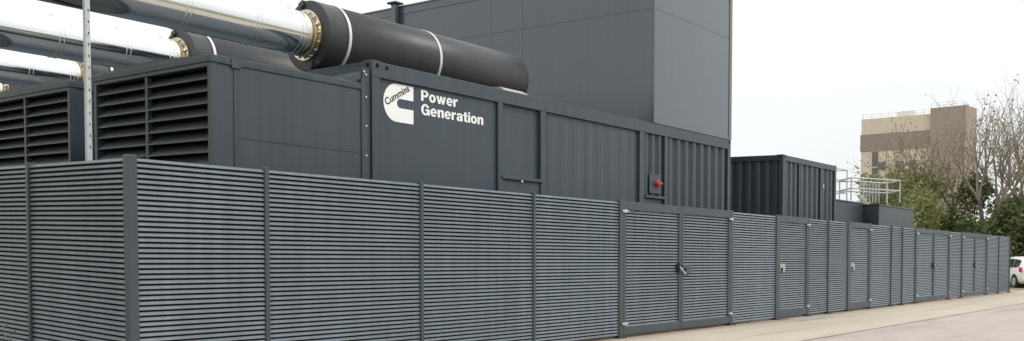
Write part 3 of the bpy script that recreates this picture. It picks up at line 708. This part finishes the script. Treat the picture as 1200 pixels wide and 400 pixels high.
a = MB(); a.tube((p.x, p.y, z1 - 0.06), (q.x, q.y, z1 - 0.06), 0.024, n=8); a.build('rail', m_rail, r, shear=False)

r = thing('ladder_cage', (26.0, 2.2, 3.4), 'tall pale steel ladder cage right behind the small container', 'ladder')
for x, y in ((25.6, 2.2), (27.75, 2.2), (25.6, 3.0), (27.75, 3.0)):
    a = MB(); a.tube((x, y, 3.38), (x, y, 4.56), 0.022, n=8); a.build('upright', m_rail, r)
for z in (3.75, 4.15, 4.54):
    a = MB(); a.tube((25.6, 2.2, z), (27.75, 2.2, z), 0.018, n=8); a.tube((27.75, 2.2, z), (27.75, 3.0, z), 0.018, n=8); a.tube((25.6, 3.0, z), (27.75, 3.0, z), 0.016, n=8); a.build('hoop', m_rail, r)

# ------------------------------------------------------------------ buildings beyond
def far_point(px, Z): return spot(px, Z)
C = Vector(far_point(1128, 148)); A = Vector(far_point(1087, 151.3)); Lf = Vector(far_point(1006, 158)); d1 = (Lf - C).normalized()
Rr = Vector(far_point(1141, 151.6)); d2 = (Rr - C)
gb = 1.2
r = thing('tower_block', (C.x, C.y, 0), 'tall beige and brown tower block rising beyond the bare trees', 'building', shear=False)
def foot(o, e, depth): return [(o.x, o.y), (e.x, e.y), (e.x + depth.x, e.y + depth.y), (o.x + depth.x, o.y + depth.y)]
dn = Vector((-d1.y, d1.x)); dn = dn if dn.dot(d2) > 0 else -dn
a = MB(); a.prism_z([(C.x, C.y), (A.x, A.y), (A.x + dn.x * 9, A.y + dn.y * 9), (Rr.x + FH.x * 5 + d1.x * 1.0, Rr.y + FH.y * 5 + d1.y * 1.0), (Rr.x, Rr.y)], 0, 25.95); a.build('stair_tower', m_brown, r, shear=False)
bk = A + dn * 0.9; bl = Lf + dn * 0.4
def strip(z0, z1, out, m, name):
    o1 = bk - dn * out; o2 = bl - dn * out + d1 * out
    a = MB(); a.prism_z([(o1.x, o1.y), (o2.x, o2.y), (o2.x + dn.x * 11, o2.y + dn.y * 11), (o1.x + dn.x * 11, o1.y + dn.y * 11)], z0, z1); return a.build(name, m, r, shear=False)
strip(22.6, 25.2, 0, m_beige, 'upper_wall'); strip(19.8, 22.6, 0.12, m_brown2, 'brown_band'); strip(0, 19.8, 0, m_beige, 'lower_wall')
def fwin(s, w, z0, z1):
    wd = (bl - bk).normalized(); p = bk + wd * s - dn * 0.06; q = p + wd * w
    a = MB(); a.prism_z([(p.x, p.y), (q.x, q.y), (q.x + dn.x * 0.1, q.y + dn.y * 0.1), (p.x + dn.x * 0.1, p.y + dn.y * 0.1)], z0, z1); a.build('window', m_glass, r, shear=False)
tot = (bl - bk).length
for z0 in (17.2, 14.5, 11.8, 9.1): fwin(tot * 0.83 - 0.9, 0.95, z0, z0 + 2.45)
for s in (0.64, 0.40, 0.2):
    for z0 in (16.6, 12.8, 9.0): fwin(tot * s, 1.1, z0, z0 + 1.3)
a = MB()
for i in range(9):
    p = bk + d1 * (tot * i / 8) + dn * 0.4; a.tube((p.x, p.y, 25.2), (p.x, p.y, 26.0), 0.05, n=5)
p, q = bk + dn * 0.4, bl + dn * 0.4
for z in (25.6, 26.0): a.tube((p.x, p.y, z), (q.x, q.y, z), 0.03, n=5)
pm = bk + d1 * tot * 0.33 + dn * 3; a.prism_z([(pm.x, pm.y), (pm.x + d1.x * 2.6, pm.y + d1.y * 2.6), (pm.x + d1.x * 2.6 + dn.x * 2, pm.y + d1.y * 2.6 + dn.y * 2), (pm.x + dn.x * 2, pm.y + dn.y * 2)], 25.2, 26.4)
a.build('roof_rail', m_pale, r, shear=False)
a = MB(); p, q = C + dn * 0.6 + d1 * 0.5, A + dn * 0.6
for z in (26.4, 26.8): a.tube((p.x, p.y, z), (q.x, q.y, z), 0.03, n=5)
for i in range(5):
    t = p + (q - p) * (i / 4); a.tube((t.x, t.y, 25.95), (t.x, t.y, 26.8), 0.03, n=5)
a.build('tower_rail', m_pale, r, shear=False)

p = Vector(far_point(1108, 95)); q = Vector(far_point(1052, 99)); dd = (q - p).normalized(); nn = Vector((-dd.y, dd.x)); nn = nn if nn.dot(FH.xy) > 0 else -nn
r = thing('pale_shed', (p.x, p.y, 0), 'low pale building glimpsed through the trees below the tower block', 'building', shear=False)
a = MB(); a.prism_z([p[:], q[:], (q + nn * 6)[:], (p + nn * 6)[:]], 0, 5.6); a.build('wall', m_beige, r, shear=False)
a = MB(); p2, q2 = p - dd * 0.3 - nn * 0.3, q + dd * 0.3 - nn * 0.3; a.prism_z([p2[:], q2[:], (q2 + nn * 6.6)[:], (p2 + nn * 6.6)[:]], 5.6, 6.3); a.build('roof', m_white, r, shear=False)
for s in (1.0, 2.6, 4.2):
    w0 = p + dd * s - nn * 0.04; w1 = w0 + dd * 1.0
    a = MB(); a.prism_z([w0[:], w1[:], (w1 + nn * 0.1)[:], (w0 + nn * 0.1)[:]], 2.6, 4.0); a.build('window', m_glass, r, shear=False)

# ------------------------------------------------------------------ trees
def branchy(px, Z, height, label, name='bare_tree', lean=0.0, spread=0.55, seed=1, levels=6, leaf=None, leaf_n=0.0, leaf_s=0.10, trunk_r=0.2, fork=0.2, group='trees beyond the fence', clump=1, side=0.55, thin=0.62):
    rnd = random.Random(seed)
    x, y = spot(px, Z); g = ground_z(y) - 0.02
    r = thing(name, (x, y, g), label, 'tree', group, shear=False)
    tr, tw = MB(), MB(); lv = MB()
    def grow(p, d, ln, rad, lev):
        n = 3 if lev < 4 else 2
        q = p
        for i in range(n):
            d2 = (d + Vector((rnd.uniform(-1, 1), rnd.uniform(-1, 1), rnd.uniform(-0.5, 0.8))) * 0.17).normalized()
            r0 = rad * (1 - 0.35 * i / n); r1 = rad * (1 - 0.35 * (i + 1) / n)
            q2 = q + d2 * ln / n
            (tr if lev <= 1 else tw).tube(q, q2, r0, r1, n=7 if lev < 2 else (5 if lev < 4 else 3), caps=False)
            q = q2; d = d2
            if lev >= 2 and lev < levels and rnd.random() < side:
                sd = d.orthogonal().normalized(); sd.rotate(Matrix.Rotation(rnd.uniform(0, 6.28), 3, d))
                grow(q, (d * 0.55 + sd * 0.8 + Vector((0, 0, 0.18))).normalized(), ln * rnd.uniform(0.45, 0.65), r1 * 0.55, lev + 1 if lev > 2 else lev + 2)
            if leaf and lev >= levels - 2 and rnd.random() < leaf_n:
                for k in range(clump):
                    c = q + Vector((rnd.gauss(0, 1), rnd.gauss(0, 1), rnd.gauss(0, 1))) * 0.10 * (clump ** 0.5)
                    s = leaf_s * rnd.uniform(0.6, 1.3)
                    u = Vector((rnd.uniform(-1, 1), rnd.uniform(-1, 1), rnd.uniform(-1, 1))).normalized(); w = u.orthogonal().normalized()
                    w.rotate(Matrix.Rotation(rnd.uniform(0, 6.28), 3, u))
                    lv.add([c - u * s, c + w * s * 0.6, c + u * s, c - w * s * 0.6], [(0, 1, 2, 3)])
        if lev >= levels: return
        k = 3 if lev < 3 else 2
        a0 = rnd.uniform(0, 6.28)
        for i in range(k):
            sd = d.orthogonal().normalized(); sd.rotate(Matrix.Rotation(a0 + 6.28 * i / k + rnd.uniform(-0.5, 0.5), 3, d))
            ang = spread * rnd.uniform(0.6, 1.3)
            nd = (d * math.cos(ang) + sd * math.sin(ang) + Vector((0, 0, 0.12))).normalized()
            grow(q, nd, ln * rnd.uniform(0.70, 0.92), rad * thin, lev + 1)
    d0 = Vector((RV.x * lean, RV.y * lean, 1)).normalized()
    L0 = height * fork
    grow(Vector((x, y, g)), d0, L0, trunk_r, 0)
    # scale to the wanted height
    zz = sorted(v[2] for v in tw.v); zmax = zz[int(len(zz) * 0.985)]; k = height / (zmax - g)
    for m_ in (tr, tw, lv): m_.v = [(x + (a - x) * k, y + (b - y) * k, g + (c - g) * k) for a, b, c in m_.v]
    tr.build('trunk', m_bark, r, shear=False, fix=False)
    cr = tw.build('crown', m_twig, r, shear=False, fix=False)
    if lv.v:
        o = lv.build('leaves', leaf, r, shear=False, fix=False); o.parent = cr
    return r
branchy(1118, 62, 10.0, 'budding tree with brown tinged sparse crown in front of the tower block', lean=-0.06, spread=0.40, seed=5, levels=6, leaf=m_bud, leaf_n=0.5, leaf_s=0.066, trunk_r=0.20, fork=0.16, side=0.22, thin=0.58)
branchy(1152, 58, 11.4, 'tall bare twiggy tree right of the tower block', lean=0.04, spread=0.36, seed=8, levels=6, leaf=m_bud, leaf_n=0.30, leaf_s=0.06, trunk_r=0.18, fork=0.16, side=0.28, thin=0.58)
branchy(1192, 60, 11.4, 'bare twiggy tree at the right edge above the white car', lean=-0.03, spread=0.38, seed=21, levels=6, leaf=m_bud, leaf_n=0.30, leaf_s=0.06, trunk_r=0.18, fork=0.16, side=0.28, thin=0.58)
branchy(1062, 64, 7.2, 'small tree with fresh yellow green leaves behind the guard rail', name='spring_tree', spread=0.42, seed=31, levels=6, leaf=m_spring, leaf_n=0.9, leaf_s=0.085, trunk_r=0.12, fork=0.2, clump=2, side=0.35, thin=0.58)

def bush(px, Z, width, height, label, leaf, n, s, seed, zlow=0.1, group='shrubs beyond the fence', name='shrub', cat='shrub', depth=None, lobes=9, twigs=True):
    rnd = random.Random(seed)
    x, y = spot(px, Z); g = ground_z(y) - 0.02
    r = thing(name, (x, y, g), label, cat, group, shear=False)
    fl, st = MB(), MB()
    cl = []
    for i in range(lobes):
        ux = rnd.uniform(-1, 1); hz = rnd.uniform(zlow, 1.0); 
        lim = (1 - 0.55 * hz ** 2)
        c = Vector((x, y, g)) + RV * (ux * width * 0.36 * lim) + FH * (rnd.uniform(-1, 1) * (depth or width) * 0.30 * lim) + Vector((0, 0, hz * height * 0.82))
        cl.append((c, rnd.uniform(0.11, 0.23) * (width + height) / 2))
    for c, rad in cl:
        st.tube((x + rnd.uniform(-.2, .2), y + rnd.uniform(-.2, .2), g), c, 0.05, 0.015, n=5, caps=False)
        for k in range(5):
            e = c + Vector((rnd.gauss(0, 1), rnd.gauss(0, 1), rnd.gauss(0.3, 1))).normalized() * rad * 1.05
            st.tube(c, e, 0.016, 0.006, n=3, caps=False)
        for k in range(n // lobes):
            v = Vector((rnd.gauss(0, 1), rnd.gauss(0, 1), rnd.gauss(0, 1))).normalized()
            f = noise.noise(v * 2.3 + c) * 0.5
            p = c + v * rad * (rnd.random() ** 0.4) * (1.1 + 1.6 * f)
            if p.z < g + 0.05: p.z = g + rnd.uniform(0.05, 0.4)
            q = s * rnd.uniform(0.6, 1.4)
            u = Vector((rnd.uniform(-1, 1), rnd.uniform(-1, 1), rnd.uniform(-0.7, 0.7))).normalized(); w = u.orthogonal().normalized()
            w.rotate(Matrix.Rotation(rnd.uniform(0, 6.28), 3, u))
            fl.add([p - u * q, p + w * q * 0.55, p + u * q, p - w * q * 0.55], [(0, 1, 2, 3)])
    st.build('stems', m_bark, r, shear=False, fix=False)
    fl.build('foliage', leaf, r, shear=False, fix=False)
    return r
bush(1138, 60, 3.6, 7.4, 'dark evergreen shrub climbing around the trunk of the tall bare tree', m_ever, 3000, 0.13, 3, lobes=15)
bush(1170, 55, 3.8, 5.6, 'broad dark green shrub behind the far end of the fence', m_ever, 4200, 0.14, 4, lobes=11)
bush(1204, 57, 4.4, 6.2, 'dark green shrub at the right edge behind the white car', m_ever, 4500, 0.14, 6, lobes=12)
bush(1102, 61, 3.6, 5.2, 'mid green shrub over the far double gates under the budding tree', m_mid, 3200, 0.13, 7, lobes=10)
bush(1078, 58, 3.8, 6.9, 'yellow green shrub behind the low cabin nearest the trees', m_spring, 3600, 0.12, 9, lobes=10)
bush(1030, 66, 4.6, 8.6, 'light green leafy shrub seen through the guard rail', m_spring, 2600, 0.13, 12, lobes=13)
bush(1002, 70, 3.0, 6.6, 'light green shrub beside the tall ladder cage', m_spring, 1800, 0.13, 13, lobes=9)
bush(1125, 72, 7.0, 5.6, 'large mid green shrub filling the gap below the tower block', m_mid, 4200, 0.16, 14, lobes=14)
bush(1185, 70, 8.0, 6.6, 'large mid green shrub far behind the bare trees', m_mid, 4600, 0.16, 15, lobes=14)
# hedge closing the far end of the yard, clipped and continuous
rnd = random.Random(77); fl = MB(); 
h0 = Vector((*spot(1075, 66), 0)); h1 = Vector((*spot(1330, 50), 0)); hd = (h1 - h0); hn = Vector((-hd.y, hd.x, 0)).normalized()
for i in range(9000):
    t = rnd.random(); z = rnd.random() ** 0.7 * (3.4 + 0.7 * noise.noise((t * 14, 2, 1)))
    p = h0 + hd * t + hn * rnd.uniform(-0.9, 0.9) + Vector((0, 0, z + 0.1 + ground_z((h0 + hd * t).y)))
    q = 0.15 * rnd.uniform(0.6, 1.4); u = Vector((rnd.uniform(-1, 1), rnd.uniform(-1, 1), rnd.uniform(-0.7, 0.7))).normalized(); w = u.orthogonal().normalized()
    fl.add([p - u * q, p + w * q * 0.55, p + u * q, p - w * q * 0.55], [(0, 1, 2, 3)])
o = fl.build('hedge', m_ever, base=(h0.x, h0.y, 0), shear=False, fix=False); tag(o, 'long dark hedge closing the far end of the yard behind fence and car', 'hedge')
# weed at the foot of the left fence
r = thing('weed', (-0.35, 2.45, 0), 'small pale weed growing at the foot of the left fence', 'weed')
rnd = random.Random(5); fl = MB(); st = MB()
for i in range(14):
    a0 = rnd.uniform(0, 6.28); h = rnd.uniform(0.25, 0.62); e = Vector((-0.35 + math.cos(a0) * h * 0.35, 2.45 + math.sin(a0) * h * 0.35, h))
    st.tube((-0.35, 2.45, 0), e, 0.005, 0.002, n=4, caps=False)
    for k in range(9):
        c = Vector((-0.35, 2.45, 0)).lerp(e, rnd.uniform(0.3, 1.0)); u = Vector((rnd.uniform(-1, 1), rnd.uniform(-1, 1), rnd.uniform(-0.2, 0.8))).normalized() * 0.05; w = u.orthogonal().normalized() * 0.016
        fl.add([c, c + u * 0.5 + w, c + u, c + u * 0.5 - w], [(0, 1, 2, 3)])
st.build('stems', m_weed, r, fix=False); fl.build('leaves', m_weed, r, fix=False)

# ------------------------------------------------------------------ parked car (length along local +x = forward)
def car(x, y, rz):
    g = -0.008 + ground_z(y)
    r = thing('parked_car', (0, 0, 0), 'white hatchback parked past the end of the fence, only its rear corner in view', 'car', shear=False, rz=rz)
    r.location = (x, y, g)
    Wd, n = 0.88, 0
    # body: cross sections along x as (x, z_bottom, z_belt, z_top, halfwidth_belt, halfwidth_top)
    secs = [(-0.86, 0.42, 0.78, 0.80, 0.66, 0.60), (-0.80, 0.30, 0.92, 1.02, 0.80, 0.72), (-0.68, 0.25, 1.02, 1.30, 0.86, 0.66), (-0.45, 0.22, 1.04, 1.56, 0.88, 0.64), (0.0, 0.22, 1.03, 1.64, 0.90, 0.65),
            (0.7, 0.22, 1.01, 1.68, 0.90, 0.66), (1.3, 0.22, 0.99, 1.66, 0.90, 0.65), (1.8, 0.22, 0.97, 1.56, 0.90, 0.64), (2.4, 0.22, 0.96, 1.22, 0.89, 0.66), (2.75, 0.22, 0.94, 1.02, 0.88, 0.74), (3.1, 0.24, 0.86, 0.93, 0.85, 0.70), (3.4, 0.28, 0.74, 0.80, 0.76, 0.62), (3.52, 0.40, 0.60, 0.64, 0.60, 0.5)]
    vs, fs = [], []
    def ring(s):
        xx, zb, zm, zt, wb, wt = s
        half = [(0.0, zb), (wb * 0.80, zb), (wb * 0.97, zb + 0.12), (wb, (zb + zm) / 2), (wb * 0.985, zm), (wt + (wb * 0.985 - wt) * 0.45, zm + (zt - zm) * 0.55), (wt, zt - (zt - zm) * 0.12), (wt * 0.8, zt - 0.01), (0, zt)]
        pts = [(xx, -a, z) for a, z in half] + [(xx, a, z) for a, z in half[::-1][1:-1]]
        return pts
    rings = [ring(s) for s in secs]; k = len(rings[0])
    for q in rings: vs += q
    for i in range(len(rings) - 1):
        for j in range(k): fs.append((i * k + j, i * k + (j + 1) % k, (i + 1) * k + (j + 1) % k, (i + 1) * k + j))
    fs.append(list(range(k))); fs.append(list(range((len(rings) - 1) * k, len(rings) * k)))
    a = MB(); a.add(vs, fs, True); b = a.build('body', m_car, r, shear=False)
    # side windows and rear screen sitting a few millimetres proud of the body
    def side_at(xx, f):
        for i in range(len(secs) - 1):
            if secs[i][0] <= xx <= secs[i + 1][0]:
                t = (xx - secs[i][0]) / (secs[i + 1][0] - secs[i][0]); s = [p + (q - p) * t for p, q in zip(secs[i], secs[i + 1])]
                zm, zt, wb, wt = s[2], s[3], s[4], s[5]
                return (wb * 0.985 + (wt - wb * 0.985) * (f * 0.55 / 0.55 if False else f)) + 0.012, zm + (zt - zm) * f
    for sy in (1, -1):
        for x0, x1 in ((-0.42, 0.28), (0.34, 1.12), (1.18, 1.95)):
            pts = []
            for xx in [x0 + (x1 - x0) * i / 5 for i in range(6)]: w, z = side_at(xx, 0.10); pts.append((xx, sy * w, z))
            for xx in [x1 - (x1 - x0) * i / 5 for i in range(6)]: w, z = side_at(xx, 0.80); pts.append((xx, sy * w, z))
            m2 = MB(); m2.add(pts, [(i, i + 1, 10 - i, 11 - i) for i in range(5)], True); m2.build('side_window', m_cglass, r, shear=False)
        m2 = MB(); m2.prism_y([(-0.84, 0.88), (-0.72, 0.84), (-0.50, 0.90), (-0.56, 1.08), (-0.72, 1.10)], min(sy * 0.80, sy * 0.885), max(sy * 0.80, sy * 0.885)); m2.build('tail_light', m_lamp, r, shear=False)
    m2 = MB(); m2.add([(-0.755, -0.60, 1.12), (-0.755, 0.60, 1.12), (-0.56, 0.52, 1.50), (-0.56, -0.52, 1.50)], [(0, 1, 2, 3)]); m2.build('rear_window', m_cglass, r, shear=False)
    m2 = MB(); m2.box(-0.90, -0.70, -0.78, 0.78, 0.34, 0.56, 0.05); m2.build('bumper', m_car, r, shear=False)
    for wx in (0.0, 2.62):
        for sy in (1, -1):
            m2 = MB(); c = Vector((wx, sy * 0.895, 0.33))
            m2.tube((wx, sy * 0.60, 0.36), (wx, sy * 0.902, 0.36), 0.385, n=32); m2.build('wheel_arch', m_tyre, r, shear=False)
            m2 = MB(); m2.tube((wx, sy * 0.70, 0.33), (wx, sy * 0.915, 0.33), 0.33, n=32); w = m2.build('wheel', m_tyre, r, shear=False)
            m2 = MB(); m2.tube((wx, sy * 0.91, 0.33), (wx, sy * 0.925, 0.33), 0.225, 0.215, n=32)
            o = m2.build('rim', m_rim, r, shear=False); o.parent = w
    return r
cx, cy = spot(1209, 49.8)
car(cx, cy, R(33))

# ------------------------------------------------------------------ light
EL, AZ = R(52), None
to_sun = Vector((0.30, -1.0, 0)).normalized() * math.cos(EL) + Vector((0, 0, math.sin(EL)))
sl = bpy.data.lights.new('sun', 'SUN'); sl.energy = 1.5; sl.angle = R(12); sl.color = (1.0, 0.96, 0.90)
so = bpy.data.objects.new('sun', sl); COL.objects.link(so); so.rotation_euler = (-to_sun).to_track_quat('-Z', 'Y').to_euler()
w = bpy.data.worlds.new('World'); SC.world = w; w.use_nodes = True
nt = w.node_tree; N = nt.nodes; L = nt.links
bg = N['Background']; bg.inputs['Strength'].default_value = 0.1
sky = N.new('ShaderNodeTexSky'); sky.sky_type = 'NISHITA'; sky.sun_disc = False; sky.sun_elevation = EL
sky.sun_rotation = math.atan2(to_sun.x, to_sun.y); sky.air_density = 1.0; sky.dust_density = 3.0
tc = N.new('ShaderNodeTexCoord')
no = N.new('ShaderNodeTexNoise'); no.inputs['Scale'].default_value = 2.2; no.inputs['Detail'].default_value = 6
L.new(tc.outputs['Generated'], no.inputs['Vector'])
mr = N.new('ShaderNodeMapRange'); mr.inputs[1].default_value = 0.3; mr.inputs[2].default_value = 0.7; mr.inputs[3].default_value = 0.88; mr.inputs[4].default_value = 0.98
L.new(no.outputs[0], mr.inputs[0])
mx = N.new('ShaderNodeMix'); mx.data_type = 'RGBA'
L.new(mr.outputs[0], mx.inputs[0]); L.new(sky.outputs[0], mx.inputs[6]); sx = N.new('ShaderNodeSeparateXYZ'); L.new(tc.outputs['Generated'], sx.inputs[0])
el = N.new('ShaderNodeMapRange'); el.inputs[1].default_value = 0.0; el.inputs[2].default_value = 1.0; el.inputs[3].default_value = 0.915; el.inputs[4].default_value = 1.65
L.new(sx.outputs[2], el.inputs[0])
oc = N.new('ShaderNodeVectorMath'); oc.operation = 'SCALE'; oc.inputs[0].default_value = (10.1, 10.4, 10.4); L.new(el.outputs[0], oc.inputs['Scale'])
L.new(oc.outputs[0], mx.inputs[7])
L.new(mx.outputs[2], bg.inputs['Color'])

vs = SC.view_settings
vs.view_transform = 'Standard'; vs.look = 'None'; vs.gamma = 1; vs.use_curve_mapping = False; vs.exposure = 0.0
for o in bpy.data.objects:
    if '_b' in o: del o['_b']
SC.cycles.max_bounces = 8
